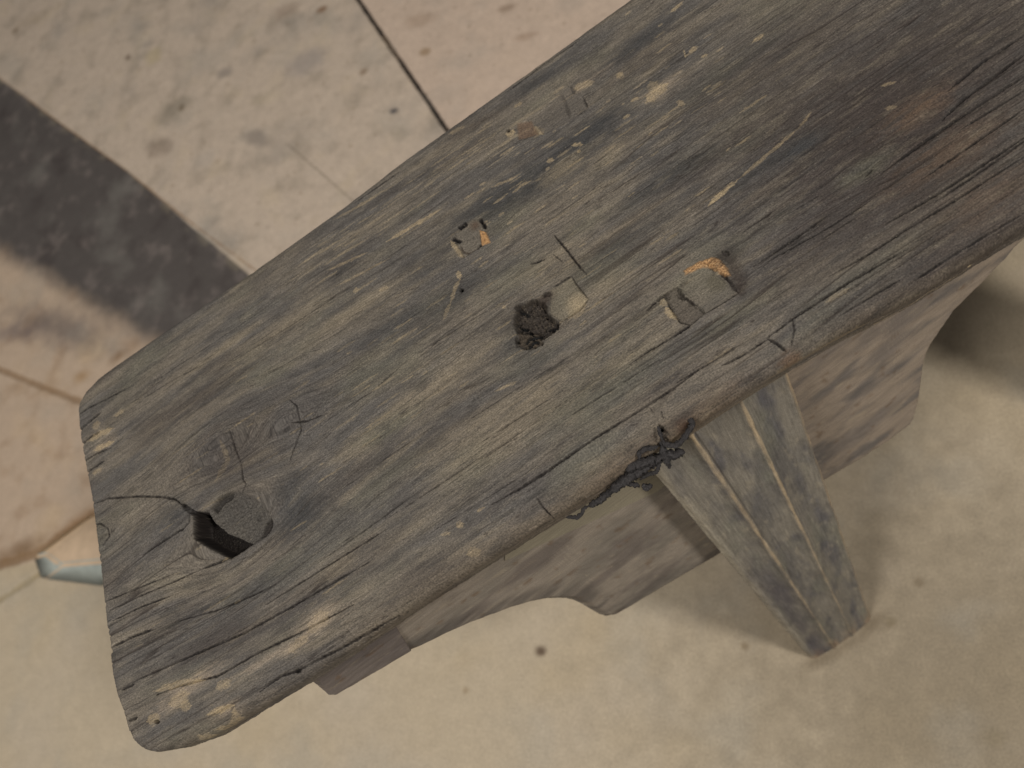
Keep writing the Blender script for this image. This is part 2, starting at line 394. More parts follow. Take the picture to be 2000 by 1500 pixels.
hgt = np.zeros(a.size); colr = np.zeros((a.size, 3))
brown = srgb(113, 104, 92); grey = srgb(90, 86, 82); blue = srgb(64, 63, 62); tan = srgb(142, 128, 106); pale = srgb(192, 168, 128); red = srgb(104, 84, 66)
umber = srgb(66, 58, 53); black = srgb(26, 22, 19); green = srgb(106, 102, 86)
colr[:] = brown
colr = mix(colr, grey, sstep(-0.25, 0.25, fbm(a * 0.010, psi * 0.05, 4, 101)) * 0.8)
colr = mix(colr, umber, sstep(0.0, 0.5, fbm(a * 0.008, psi * 0.04, 4, 107)) * 0.5)
colr = mix(colr, tan, sstep(0.10, 0.6, fbm(a * 0.012, psi * 0.09, 5, 102)) * 0.4)
colr = mix(colr, green, sstep(0.0, 0.5, fbm(a * 0.012, psi * 0.03, 4, 103)) * 0.5)
def blot(x, y, rl, rw, colour, st, seed=1, soft=.7, warp=.5, ang=0.0):
    """worn, stained or shade-toned patch, lengthwise rl and crosswise rw in photo pixels"""
    global colr
    q = ab(x, y); m = (np.abs(a - q[0]) < (rl + rw) * S * 2.2) & (np.abs(b - q[1]) < (rl * abs(math.sin(ang)) + rw) * S * 2.4)
    aa = a[m]; bq = b[m]; ca_, sa_ = math.cos(ang), math.sin(ang)
    dx = aa - q[0]; dy = bq - q[1]
    X = (dx * ca_ + dy * sa_) / (rl * S); Y = (-dx * sa_ + dy * ca_) / (rw * S)
    r = np.hypot(X, Y) + warp * fbm(aa * 0.09, psi[m] * 0.5, 4, seed)
    k = np.clip(sstep(1 + soft * .6, 1 - soft, r) * st * 1.2 * (1 + .3 * fbm(aa * .05, psi[m] * .6, 4, seed + 60, .65)), 0, 1)
    colr[m] = mix(colr[m], colour, k)
# big tonal areas of the wood; the upper-right umber is partly painted shade
for (x, y, rl, rw, c_, st) in [
    (1750, 250, 340, 260, umber, .85), (1900, 60, 260, 160, umber, .5), (1880, 480, 260, 90, umber, .55), (1500, 120, 240, 90, umber, .45), (1600, 480, 240, 70, umber, .35),
    (1080, 330, 170, 45, blue, .75), (1160, 250, 110, 35, blue, .75), (950, 400, 140, 40, blue, .6), (1250, 80, 120, 26, blue, .6), (1050, 160, 100, 18, blue, .5),
    (1560, 290, 60, 20, blue, .8), (1480, 330, 110, 22, blue, .5), (1300, 350, 120, 26, blue, .55), (830, 520, 170, 30, blue, .45), (900, 570, 90, 30, blue, .5), (1240, 460, 140, 24, blue, .5),
    (760, 640, 130, 28, blue, .4), (660, 700, 120, 26, grey, .5), (1010, 660, 60, 50, blue, .45), (1140, 440, 60, 22, green, .4), (1080, 520, 90, 50, tan, .35),
    (590, 1010, 80, 46, blue, .75), (560, 960, 60, 40, blue, .5), (500, 1150, 90, 20, blue, .4), (340, 1000, 50, 40, blue, .55), (400, 770, 140, 36, umber, .5), (300, 830, 80, 40, umber, .4),
    (420, 880, 90, 60, grey, .5), (410, 1250, 120, 34, umber, .4), (360, 1200, 110, 40, umber, .2), (640, 1050, 120, 40, grey, .4), (820, 1120, 100, 30, umber, .4), (850, 1180, 70, 24, umber, .5),
    (700, 870, 60, 30, tan, .4), (740, 790, 160, 50, grey, .35), (760, 830, 90, 24, green, .6), (840, 760, 170, 26, tan, .4), (980, 840, 160, 60, tan, .35), (1180, 760, 160, 50, green, .45), (1240, 690, 130, 26, tan, .35),
    (700, 600, 160, 22, tan, .45), (560, 640, 170, 26, tan, .4), (420, 690, 150, 16, tan, .35), (1180, 560, 60, 24, tan, .4), (1000, 540, 90, 40, green, .4), (1290, 240, 60, 14, tan, .3),
    (1100, 330, 60, 26, tan, .5), (1190, 300, 60, 24, tan, .4), (660, 1110, 50, 16, tan, .4), (1060, 760, 60, 22, tan, .35), (1430, 620, 110, 20, green, .4), (1700, 520, 160, 20, green, .25),
    (1790, 215, 80, 30, red, .5), (1850, 300, 120, 40, red, .4), (1690, 330, 60, 22, green, .5), (1940, 380, 120, 40, red, .35), (1380, 790, 110, 26, red, .35), (1220, 900, 120, 26, red, .35)]:
    blot(x, y, rl, rw, c_, st, int(x + y) % 50, .9, .6)
for (x, y, rl, rw, st) in [(625, 1210, 46, 24, .7), (575, 1260, 40, 12, .6), (500, 1300, 70, 8, .45), (370, 1340, 80, 14, .6), (345, 1372, 50, 10, .5), (430, 1390, 40, 14, .45), (205, 865, 40, 16, .5), (1300, 170, 60, 22, .35), (1140, 165, 70, 10, .4)]:
    blot(x, y, rl, rw, srgb(160, 143, 122), st, int(x) % 50, 1.0, 1.1)
# brown lower side of the plank and the pale worn rim at the right
edge_d = (np.interp(a, near[:, 0], near[:, 1]) - b)
m_side = sstep(16, -2, edge_d + 5 * fbm(a * .02, b * .1, 3, 141))
q_ = ab(1200, 960)[0]; colr = mix(colr, srgb(110, 96, 80), m_side * (.2 + .4 * np.exp(-((a - q_) / 110) ** 2)))
colr = mix(colr, srgb(128, 120, 106), sstep(-6, -20, edge_d) * sstep(300, 400, a) * .8)
pat = fbm(a * 0.03, psi * 0.16, 6, 171, .62)
colr = mix(colr, srgb(72, 68, 64), sstep(.02, .38, pat) * .5); colr = mix(colr, srgb(140, 128, 108), sstep(-.08, -.42, pat) * .25)
# fine dark and light streaks that follow the grain
f1 = fbm(a * 0.03, psi * 0.9, 4, 111, .6); f2 = fbm(a * 0.16, psi * 2.2, 3, 112, .6); f3 = fbm(a * 0.02, psi * 0.35, 4, 113)
mo2 = fbm(a * .5, psi * .8, 4, 115, .7)
tone = 1 + 0.14 * f1 + 0.26 * f2 + 0.20 * f3 + .28 * mo2
colr *= np.clip(tone, .4, 1.7)[:, None]
mott = fbm(a * .09, psi * .22, 5, 114, .65)
colr *= np.clip(1 + .27 * mott, .5, 1.6)[:, None]
hgt += 0.14 * f1 + 0.12 * f2 + 0.35 * f3 + 0.10 * mott + .10 * mo2
# worn pale fibres in flecks
fl = fbm(a * 0.05, psi * 0.6, 4, 121, .6)
zone = sstep(-.2, .4, fbm(a * .01, b * .02, 2, 122)) * sstep(470, 330, a)
colr = mix(colr, srgb(160, 140, 106), sstep(0.34, 0.50, fl) * .25 * zone)
fl2 = fbm(a * 0.09 + 9, psi * 1.3, 3, 123, .6)
colr = mix(colr, srgb(176, 154, 118), sstep(0.42, 0.60, fl2) * .35 * zone)
# drying checks all over
ck = 1 - np.abs(fbm(a * 0.008, psi * 0.20, 3, 131)) * 2
ck2 = 1 - np.abs(fbm(a * 0.012 + 4, psi * 0.45, 2, 132)) * 2
gate = sstep(-.1, 0.25, fbm(a * 0.012, psi * 0.08, 3, 133))
gate2 = sstep(-0.05, 0.3, fbm(a * 0.02, psi * 0.12, 3, 134))
c1 = sstep(0.955, 0.99, ck) * gate; c2 = sstep(0.965, 0.99, ck2) * gate2
hgt -= 0.5 * c1 + 0.35 * c2
colr = mix(colr, srgb(52, 45, 39), np.clip(c1 * .65 + c2 * .45, 0, 1))
for (sc_, fr_, sd_n, am) in ((.0035, .42, 181, .42), (.005, .95, 184, .34), (.0022, .23, 187, .40)):
    ln = np.abs(fbm(a * sc_, psi * fr_, 2, sd_n)); lg = sstep(-.15, .3, fbm(a * .010, psi * .03, 3, sd_n + 40)) * sstep(-.6, .1, noise(a * .09, psi * fr_ * 2, sd_n + 50))
    lk = sstep(.05, .008, ln) * lg; colr *= (1 - am * lk)[:, None]; hgt -= .22 * lk
    lh = sstep(.06, .01, np.abs(fbm(a * sc_ + 7, psi * fr_, 2, sd_n + 3))) * lg; colr *= (1 + .22 * lh)[:, None]
# longer furrows towards the right and at the lower left, as in the photo
zr = sstep(250, 420, a) * sstep(60, 110, b) + sstep(190, 60, a) * sstep(115, 150, b)
fu = np.abs(fbm(a * 0.003, psi * 0.085, 2, 135)); 
fur = sstep(0.030, 0.006, fu) * np.clip(zr, 0, 1) * sstep(-.5, .1, noise(a * .02, psi * .1, 136))
hgt -= .7 * fur; colr = mix(colr, srgb(50, 42, 37), fur * .7)

def window(pts, pad):
    lo = pts.min(0) - pad; hi = pts.max(0) + pad
    return np.nonzero((a > lo[0]) & (a < hi[0]) & (b > lo[1]) & (b < hi[1]))[0]
def crack(lst, w=1.3, depth=1.2, colour=(24, 19, 16), st=.95, rag=.5, taper=True, seed=5, raw=None, wig=0.45, breaks=.35):
    global colr, hgt
    pts = abl(lst) if raw is None else raw
    i = window(pts, 3 + w * S * 3)
    if not len(i): return
    aa = a[i] + wig * fbm(a[i] * .5, b[i] * .5, 4, seed, .75); bq = b[i] + wig * fbm(a[i] * .5, b[i] * .5, 4, seed + 3, .75)
    d, t = polydist(aa, bq, pts)
    ww = w * S * (1 + rag * noise(a[i] * .5, b[i] * .5, seed + 8))
    if taper: ww = ww * np.clip(np.minimum(t, 1 - t) * 7, .3, 1)
    k = sstep(ww * 1.7 + .12, ww * .5, d) * (1 - breaks * sstep(-.1, .4, noise(a[i] * .12, b[i] * .12, seed + 9)))
    hgt[i] -= .6 * depth * k; colr[i] = mix(colr[i], srgb(*colour), np.clip(k * st * (1.05 + .5 * fbm(a[i] * .6, b[i] * .6, 2, seed + 4)), 0, 1))
cracks = [
 ([(960, 985), (1000, 962), (1068, 920), (1100, 898), (1140, 870), (1186, 840), (1238, 808), (1304, 765), (1354, 730)], 1.9),
 ([(1228, 712), (1270, 684), (1310, 660), (1347, 637)], 1.4), ([(1410, 712), (1450, 692), (1500, 660)], 1.5), ([(1501, 660), (1518, 667), (1536, 678)], 2.2),
 ([(1500, 657), (1548, 621), (1596, 590), (1657, 551), (1741, 503), (1772, 486)], 1.8), ([(1618, 540), (1674, 509), (1716, 484), (1772, 447), (1814, 422), (1870, 388), (2000, 305)], 1.6),
 ([(1450, 453), (1512, 411)], 1.2), ([(1472, 520), (1534, 478), (1624, 415)], 1.5), ([(1730, 437), (1786, 405), (1836, 376), (1920, 322), (2000, 268)], 1.8),
 ([(1850, 178), (1920, 120), (2010, 62)], 2.0), ([(1840, 235), (1875, 200), (1930, 158), (2010, 98)], 2.0), ([(1725, 335), (1800, 280), (1900, 213), (2010, 140)], 2.0),
 ([(1825, 395), (1925, 328), (2010, 268)], 1.6), ([(1500, 510), (1625, 440), (1700, 392)], 1.2), ([(1320, 748), (1400, 700), (1452, 668)], 1.3), ([(1545, 415), (1600, 380)], 1.0),
 ([(1800, 350), (1900, 282), (2010, 205)], 1.5), ([(1880, 250), (2010, 170)], 1.6), ([(1780, 545), (1860, 492), (1960, 432), (2010, 402)], 1.3), ([(1640, 610), (1700, 575), (1760, 540)], 1.2),
 ([(215, 1265), (260, 1243), (300, 1228)], 2.2), ([(275, 1325), (330, 1300), (387, 1275), (475, 1237), (575, 1182), (660, 1132), (720, 1098)], 1.8), ([(237, 1347), (262, 1336)], 2.0),
 ([(305, 1357), (350, 1340), (425, 1320), (500, 1277), (600, 1228), (690, 1180)], 1.6), ([(495, 1352), (537, 1322), (570, 1310), (612, 1287), (650, 1267), (760, 1200)], 1.8),
 ([(562, 1313), (572, 1309)], 3.4), ([(250, 1407), (267, 1402)], 2.6), ([(220, 1212), (275, 1185), (330, 1165)], 1.4), ([(205, 1175), (260, 1152), (340, 1120)], 1.2),
 ([(174, 987), (210, 973), (270, 969), (315, 970), (342, 975), (360, 990)], 1.9), ([(355, 985), (368, 996), (382, 1004)], 4.6), ([(279, 1083), (315, 1059), (357, 1032), (369, 1020), (368, 1000)], 2.0),
 ([(447, 837), (459, 876), (471, 906), (474, 936), (480, 945), (473, 962)], 1.4), ([(564, 780), (579, 792), (585, 819), (588, 840), (573, 876), (566, 900)], 1.3),
 ([(570, 825), (600, 822), (630, 810)], 1.5), ([(150, 843), (180, 819), (198, 804)], 3.0), ([(150, 873), (174, 855), (195, 843)], 2.8), ([(162, 927), (180, 914), (204, 900)], 2.4),
 ([(158, 903), (190, 885), (214, 874)], 1.6), ([(150, 812), (175, 795), (215, 775), (260, 752)], 1.8), ([(180, 1026), (195, 1022), (210, 1032), (213, 1047), (201, 1065)], 1.4),
 ([(396, 1110), (430, 1098), (452, 1086)], 2.2), ([(396, 1110), (330, 1140), (270, 1165), (215, 1192)], 1.3), ([(540, 1140), (500, 1160), (430, 1190), (340, 1215)], 1.2),
 ([(520, 1180), (600, 1130), (680, 1080), (760, 1030)], 1.3), ([(979, 187), (1033, 146), (1062, 123), (1096, 101), (1140, 72)], 2.0), ([(690, 397), (735, 366), (780, 335)], 1.6),
 ([(1096, 183), (1105, 201), (1108, 215), (1113, 229)], 3.0), ([(1114, 168), (1121, 182)], 2.0), ([(1139, 192), (1147, 208)], 1.6), ([(1062, 262), (1094, 244), (1116, 232), (1148, 213)], 1.6),
 ([(1082, 459), (1096, 475), (1110, 492), (1130, 518), (1146, 536)], 1.8), ([(1036, 515), (1052, 511), (1068, 504)], 1.7), ([(1080, 496), (1100, 512)], 1.0),
 ([(1082, 560), (1098, 550), (1114, 540)], 1.8), ([(1116, 540), (1128, 560), (1148, 583)], 1.6), ([(1060, 577), (1076, 573)], 4.2), ([(1096, 629), (1136, 602), (1148, 586)], 1.3),
 ([(1323, 561), (1327, 575), (1337, 581)], 4.6), ([(1337, 580), (1351, 591), (1361, 594), (1377, 611)], 2.6), ([(1327, 559), (1343, 549)], 2.2), ([(1298, 575), (1306, 580)], 4.8),
 ([(1283, 588), (1296, 578)], 2.4), ([(1262, 606), (1283, 588)], 1.6), ([(1304, 590), (1316, 612), (1327, 627), (1348, 635)], 2.0), ([(1377, 612), (1410, 592), (1440, 573)], 1.2),
 ([(1348, 635), (1324, 652)], 2.0), ([(1380, 513), (1390, 522), (1399, 529)], 3.6), ([(1412, 491), (1423, 495)], 4.0), ([(1407, 535), (1425, 547), (1433, 560), (1440, 568)], 3.4),
 ([(1438, 552), (1445, 560), (1441, 570)], 2.0), ([(1046, 970), (1054, 986), (1068, 1004)], 1.6), ([(1060, 975), (1068, 990)], .9), ([(1285, 826), (1290, 838), (1298, 856)], 4.2),
 ([(1268, 795), (1277, 806), (1286, 820)], 1.0), ([(1290, 800), (1294, 815)], .9), ([(1548, 620), (1552, 640), (1546, 668)], 1.2), ([(1570, 716), (1600, 696), (1629, 677)], 2.2),
 ([(1160, 320), (1185, 300)], 1.0), ([(1690, 345), (1705, 330)], 1.6), ([(1600, 470), (1690, 412)], .9), ([(800, 700), (880, 650), (960, 600)], .9), ([(730, 760), (800, 700)], .9),
 ([(640, 820), (700, 780), (780, 735)], .9), ([(300, 745), (400, 680), (520, 600)], 1.0), ([(430, 720), (560, 640), (700, 550)], .9), ([(260, 790), (340, 740), (420, 700)], 1.0),
 ([(900, 830), (1000, 765), (1120, 690)], 1.0), ([(930, 870), (1020, 812), (1100, 762)], 1.0), ([(760, 1010), (860, 945), (950, 885)], 1.1), ([(840, 1040), (930, 985), (1040, 915)], 1.0),
 ([(620, 1100), (720, 1030), (830, 950)], 1.0), ([(1100, 820), (1180, 770), (1290, 700)], 1.0), ([(660, 960), (760, 890), (850, 830)], .9), ([(1040, 1040), (1130, 985), (1210, 930)], 1.0)]
for n_, (l_, w_) in enumerate(cracks):
    crack(l_, w_, 0.45 + .75 * w_, seed=200 + n_ * 3, st=.62 if w_ < 1.15 else .88, breaks=.75 if w_ < 1.15 else .3)

def fibre(lst, w, colour=(182, 160, 124), st=.85, seed=3, raise_=0.12):
    """bare pale wood torn along the grain"""
    global colr, hgt
    pts = abl(lst); i = window(pts, 2 + w * S * 2.5)
    if not len(i): return
    d, t = polydist(a[i], b[i] + .5 * fbm(a[i] * .15, b[i] * .15, 3, seed), pts)
    ww = w * S * np.clip(np.minimum(t, 1 - t) * 5, .2, 1) * (1 + .7 * fbm(a[i] * .25, psi[i] * 1.2, 3, seed + 2))
    k = sstep(ww * 2.1, ww * .3, d)
    k = sstep(.35, .75, k + 1.0 * fbm(a[i] * .12, psi[i] * 1.1, 4, seed + 5, .7) + .35 * fbm(a[i] * .9, psi[i] * 2.5, 2, seed + 6))
    k = k * sstep(ww * 2.1, ww * 1.2, d) * np.clip(.62 + .9 * fbm(a[i] * .2, psi[i] * 2.0, 3, seed + 7, .7), .1, 1)
    colr[i] = mix(colr[i], srgb(*colour), k * st); hgt[i] += raise_ * k
for n_, (l_, w_, st_) in enumerate([
    ([(755, 472), (800, 445), (862, 408)], 4, .8), ([(960, 366), (1010, 345)], 3, .5), ([(1383, 402), (1412, 375), (1442, 350)], 4, .95), ([(1442, 350), (1490, 310), (1560, 250)], 3.5, .5),
    ([(1560, 250), (1585, 218)], 2.5, .45), ([(1262, 200), (1282, 180), (1304, 163)], 11, .75), ([(1284, 178), (1270, 160)], 12, .4), ([(1205, 152), (1216, 142)], 7, .7), ([(1325, 206), (1334, 197)], 7, .55),
    ([(1310, 24), (1334, 2)], 4, .8), ([(1345, 103), (1362, 90)], 5, .7), ([(1370, 112), (1382, 106)], 4, .8), ([(1470, 82), (1492, 66)], 4, .7), ([(1120, 174), (1160, 158)], 8, .55), ([(1232, 198), (1248, 190)], 4, .7),
    ([(1215, 232), (1230, 224)], 3, .6), ([(1117, 284), (1138, 282)], 4, .75), ([(1132, 292), (1128, 298)], 4, .6), ([(1068, 316), (1082, 312)], 6, .7), ([(988, 262), (1006, 258)], 9, .85), ([(1042, 246), (1060, 262)], 9, .6),
    ([(1000, 378), (1018, 362), (1038, 353)], 3, .6), ([(640, 528), (720, 492)], 3, .5), ([(690, 570), (700, 564)], 5, .55), ([(740, 568), (760, 560)], 4, .5), ([(650, 430), (740, 380)], 3, .4), ([(875, 262), (910, 245)], 4, .4),
    ([(1020, 200), (1004, 210)], 4, .6), ([(655, 560), (760, 505)], 2.5, .45), ([(170, 862), (190, 850), (222, 836)], 7, .8), ([(182, 880), (200, 872), (222, 862)], 6, .8), ([(180, 835), (196, 826)], 8, .5), ([(222, 812), (244, 800)], 4, .5),
    ([(180, 925), (200, 915)], 5, .5), ([(895, 530), (898, 545)], 5, .75), ([(898, 545), (890, 560), (880, 590)], 4, .5), ([(880, 590), (866, 625)], 4, .35), ([(880, 470), (890, 484), (900, 498), (910, 502)], 5, .7), ([(980, 598), (988, 600)], 3, .7),
    ([(965, 764), (1012, 744)], 3, .55), ([(890, 1028), (905, 1022)], 5, .6), ([(860, 1045), (880, 1040)], 3, .5), ([(905, 1082), (930, 1072)], 6, .45), ([(430, 860), (445, 900), (420, 940)], 6, .35), ([(930, 1000), (948, 990)], 2, .6),
    ([(600, 1235), (640, 1195)], 12, .35), ([(560, 1275), (600, 1240)], 7, .4), ([(300, 1350), (350, 1335), (400, 1328)], 6, .55), ([(330, 1375), (370, 1355)], 12, .5), ([(350, 1380), (372, 1378)], 8, .55),
    ([(420, 1345), (450, 1330)], 8, .5), ([(395, 1398), (430, 1384), (445, 1378)], 5, .75), ([(445, 1378), (440, 1405), (420, 1425), (395, 1430)], 5, .6), ([(285, 1410), (312, 1398)], 8, .6), ([(362, 1448), (390, 1440)], 6, .5), ([(375, 1335), (395, 1322)], 4, .5),
    ([(1126, 590), (1134, 600), (1110, 620)], 11, .5), ([(1722, 638), (1792, 600), (1930, 505)], 1.6, .6), ([(1925, 497), (1935, 500)], 4, .9), ([(1300, 600), (1308, 612), (1322, 624)], 6, .8), ([(1290, 586), (1302, 596)], 7, .5),
    ([(1720, 168), (1750, 160)], 3, .6), ([(1728, 212), (1752, 208)], 4, .35), ([(1490, 730), (1640, 645), (1720, 600)], 5, .4), ([(1330, 880), (1420, 812), (1500, 762)], 5, .2), ([(1610, 590), (1660, 560)], 3, .3), ([(1335, 96), (1339, 112)], 1.5, .8)]):
    fibre(l_, w_, st=st_, seed=400 + 5 * n_)
rs2 = np.random.RandomState(11)
for n_ in range(70):
    x = rs2.uniform(900, 1420); y = 420 - (x - 900) * .62 + rs2.normal() * 70
    dx = rs2.uniform(5, 34); fibre([(x, y), (x + dx, y - dx * .68)], rs2.uniform(.8, 2.8), st=rs2.uniform(.25, .65), seed=1300 + n_, colour=(178, 158, 126))
for n_ in range(60):
    x = rs2.uniform(560, 1000); y = 540 - (x - 560) * .69 + rs2.normal() * 26
    dx = rs2.uniform(14, 90); fibre([(x, y), (x + dx, y - dx * .67)], rs2.uniform(.8, 2.6), st=rs2.uniform(.25, .6), seed=1400 + n_, colour=(170, 152, 122))
for n_ in range(130):
    x = rs2.uniform(300, 1450); y = 1050 - (x - 300) * .70 + rs2.normal() * 150
    dx = rs2.uniform(8, 60); fibre([(x, y), (x + dx, y - dx * .66)], rs2.uniform(.8, 2.6), st=rs2.uniform(.2, .55), seed=900 + n_, colour=(168, 148, 114))

def pit(lst, depth, soft=3, colour=None, st=.9, rough=0.0, seed=8, wall=True, rag=.5, rscale=.5):
    """a sunk area with its own floor"""
    global colr, hgt
    pts = abl(lst); i = window(pts, 6)
    sd = polysd(a[i] + rag * fbm(a[i] * .3, b[i] * .3, 3, seed), b[i] + rag * fbm(a[i] * .3, b[i] * .3, 3, seed + 1), pts)
    k = sstep(-soft * S, soft * S, sd)
    n = fbm(a[i] * rscale, b[i] * rscale, 4, seed + 4, .65)
    hgt[i] = hgt[i] * (1 - k * .5) - (depth + rough * n) * k
    if colour is not None: colr[i] = mix(colr[i], srgb(*colour), k * st) 
    return i, sd, k, n
def tint(i, colour, k): colr[i] = mix(colr[i], srgb(*colour), np.clip(k, 0, 1))
# knot hole: ledge and deep slot
i, sd, k, n = pit([(381, 1002), (380, 1050), (408, 1068), (450, 1089), (489, 1065), (525, 1041), (531, 1020), (510, 984), (480, 966), (456, 960), (432, 966), (408, 996)], 2.2, 6, (80, 76, 70), .7, 1.6, 21, rag=1.2, rscale=.7)
tint(i, (60, 55, 50), k * sstep(0.0, .5, n) * .7)
i, sd, k, n = pit([(378, 1000), (402, 1002), (414, 1022), (440, 1044), (470, 1056), (488, 1064), (450, 1089), (408, 1068), (379, 1050)], 15, 3.5, (42, 35, 31), 1.0, .8, 22, rag=.35)
tint(i, (42, 36, 32), sstep(-.9, -.3, sd) * sstep(-.02, .02, k + .02))  # slot walls tinted dark to carry the shade inside the hole
blot(470, 890, 120, 80, umber, .45, 17, 1.0, .8)
i, sd, k, n = pit([(412, 994), (430, 970), (452, 962), (450, 972), (432, 984), (420, 1000)], 3.4, 4, (46, 42, 38), .9, .4, 23)
i, sd, k, n = pit([(507, 1048), (517, 1020), (528, 1012), (530, 1030), (520, 1044)], 3.6, 3, (44, 38, 34), .9, .3, 24)
# small worm holes
for (x, y, r) in [(304, 1410, 4.5), (901, 566, 4.0), (993, 255, 3.8), (1289, 832, 4.0)]:
    pit([(x + r * math.cos(t), y + r * .9 * math.sin(t)) for t in np.linspace(0, 6.28, 9)[:-1]], 7, 1.0, (20, 16, 14), 1.0, 0, 31, rag=.3)
# first chipped plug
i, sd, k, n = pit([(886, 468), (900, 443), (920, 428), (938, 430), (948, 442), (956, 474), (935, 483), (916, 495), (906, 502), (898, 488)], 1.5, 2.5, (112, 104, 92), .7, .5, 41)
tint(i, (90, 72, 58), k * sstep(6, 0, np.hypot(a[i] - ab(926, 438)[0], b[i] - ab(926, 438)[1])) * .8)
i, sd, k, n = pit([(936, 448), (948, 452), (958, 474), (940, 479)], -0.7, 2.5, (186, 142, 94), .9, .9, 42); tint(i, (120, 86, 56), k * sstep(0, .35, n) * .7)
for l_ in ([(938, 429), (946, 441)], [(933, 484), (937, 479)], [(886, 466), (896, 470)], [(898, 444), (908, 437)]):
    crack(l_, 3.2, 3.0, (20, 16, 14), 1, .5, False, 43, breaks=0)
crack([(898, 478), (903, 490), (916, 493), (932, 484)], 1.8, 1.0, (60, 48, 38), .7, seed=44)
# plugs near the far side
i, sd, k, n = pit([(1040, 236), (1062, 262), (1116, 233), (1148, 210), (1139, 190), (1114, 168), (1094, 183), (1062, 212)], .9, 2, (98, 91, 83), .6, .3, 45)
i, sd, k, n = pit([(1010, 240), (1038, 236), (1052, 262), (1012, 272)], .8, 3, (108, 86, 68), .7, .4, 46)
# square patch and the rotten dark hole beside it
i, sd, k, n = pit([(1076, 568), (1114, 540), (1148, 584), (1136, 600), (1096, 628), (1074, 612)], 1.3, 2, (132, 122, 102), .5, .35, 47)
tint(i, (168, 150, 120), k * sstep(10, 2, np.hypot(a[i] - ab(1128, 592)[0], b[i] - ab(1128, 592)[1])) * .6)
i, sd, k, n = pit([(1008, 598), (1040, 586), (1062, 592), (1072, 616), (1094, 632), (1080, 648), (1060, 660), (1056, 674), (1030, 682), (1010, 676), (1010, 650), (1004, 628)], 5.5, 5, (46, 39, 34), .95, 3.0, 48, rscale=.28, rag=1.8)
blot(1066, 584, 26, 12, srgb(62, 50, 42), .8, 10, 1.0, .6)
tint(i, (20, 16, 14), k * sstep(.0, .35, n) * .9)
st_ = 1 - np.abs(fbm(a[i] * .5, b[i] * .16, 4, 77, .6)) * 4; st2 = 1 - np.abs(fbm(a[i] * .22, b[i] * .5, 4, 78, .6)) * 4
tint(i, (112, 99, 80), k * sstep(.55, .95, st_) * .6 * sstep(-.3, .1, fbm(a[i] * .3, b[i] * .3, 2, 79))); hgt[i] += k * .5 * sstep(.3, .9, st_)
tint(i, (14, 12, 11), k * sstep(.5, .9, st2) * .85); hgt[i] -= k * .8 * sstep(.5, .9, st2)
q = ab(1038, 612); blot(1035, 625, 52, 52, srgb(66, 58, 50), .6, 9, 1.0, .6)
i, sd, k, n = pit([(1012, 648), (1052, 650), (1058, 672), (1032, 680), (1012, 674)], -1.2, 4, (92, 80, 64), .35, 1.6, 49, rscale=.8)
for l_ in ([(1010, 602), (1020, 606), (1030, 612)], [(1016, 650), (1030, 644), (1040, 654)], [(1024, 672), (1036, 660), (1052, 656), (1058, 650)], [(1030, 680), (1044, 664), (1052, 672)], [(1066, 640), (1086, 634), (1090, 644)], [(1012, 636), (1028, 638)]):
    crack(l_, 3.2, 2.5, (12, 10, 9), 1, .8, True, 55, wig=1.0, breaks=0)
# notch with torn orange wood
i, sd, k, n = pit([(1327, 559), (1353, 540), (1380, 525), (1420, 551), (1440, 572), (1377, 612)], 1.0, 2, (116, 108, 94), .4, .25, 50)
tint(i, (90, 84, 68), k * sstep(9, 3, np.hypot(a[i] - ab(1402, 548)[0], b[i] - ab(1402, 548)[1])) * .6)
i, sd, k, n = pit([(1295, 577), (1320, 562), (1340, 584), (1377, 611), (1348, 634), (1327, 627), (1309, 598)], 2.6, 2.5, (90, 82, 72), .75, .5, 51)
i, sd, k, n = pit([(1366, 512), (1388, 504), (1402, 505), (1422, 522), (1426, 538), (1408, 536), (1392, 524), (1372, 522), (1340, 537), (1334, 530)], -.9, 3, (186, 144, 98), .9, 1.5, 52, rag=1.1, rscale=.9)
tint(i, (110, 78, 48), k * sstep(-.05, .25, n) * .85); tint(i, (208, 178, 136), k * sstep(-.15, -.4, n) * .7)
i, sd, k, n = pit([(1402, 492), (1430, 496), (1456, 540), (1452, 572), (1438, 574), (1428, 545), (1420, 520)], 1.8, 12, (66, 57, 50), .75, .9, 53, rag=1.2)
blot(1420, 500, 30, 22, srgb(60, 54, 48), .6, 11, 1.0, .6)
# curl of bark and rot at the near edge
i, sd, k, n = pit([(1170, 1000), (1210, 940), (1240, 905), (1262, 880), (1290, 868), (1318, 862), (1330, 880), (1300, 925), (1240, 965)], 3.5, 7, (58, 54, 50), .9, 2.5, 54, rag=1.5, rscale=.6)
tint(i, (24, 21, 20), k * sstep(.0, .3, n) * .8)
blot(1545, 690, 24, 14, srgb(112, 86, 66), .45, 15, .7, .6)
blot(1335, 822, 22, 14, srgb(74, 56, 44), .8, 15, .9, .5)
# old shallow cuts and dents
hgt += -0.8 * sstep(.2, .6, fbm(a * .03, b * .04, 3, 151)) - .5 * sstep(.25, .6, fbm(a * .08, b * .12, 3, 152))
# dusty specks
spk = noise(a * 1.7, b * 1.7, 161); colr = mix(colr, srgb(150, 140, 120), sstep(.62, .75, spk) * .5)
endk = (kr == 2)
colr[endk] *= .9
colr = np.clip(colr * np.array([.80, .81, .82]), 0.004, .9)

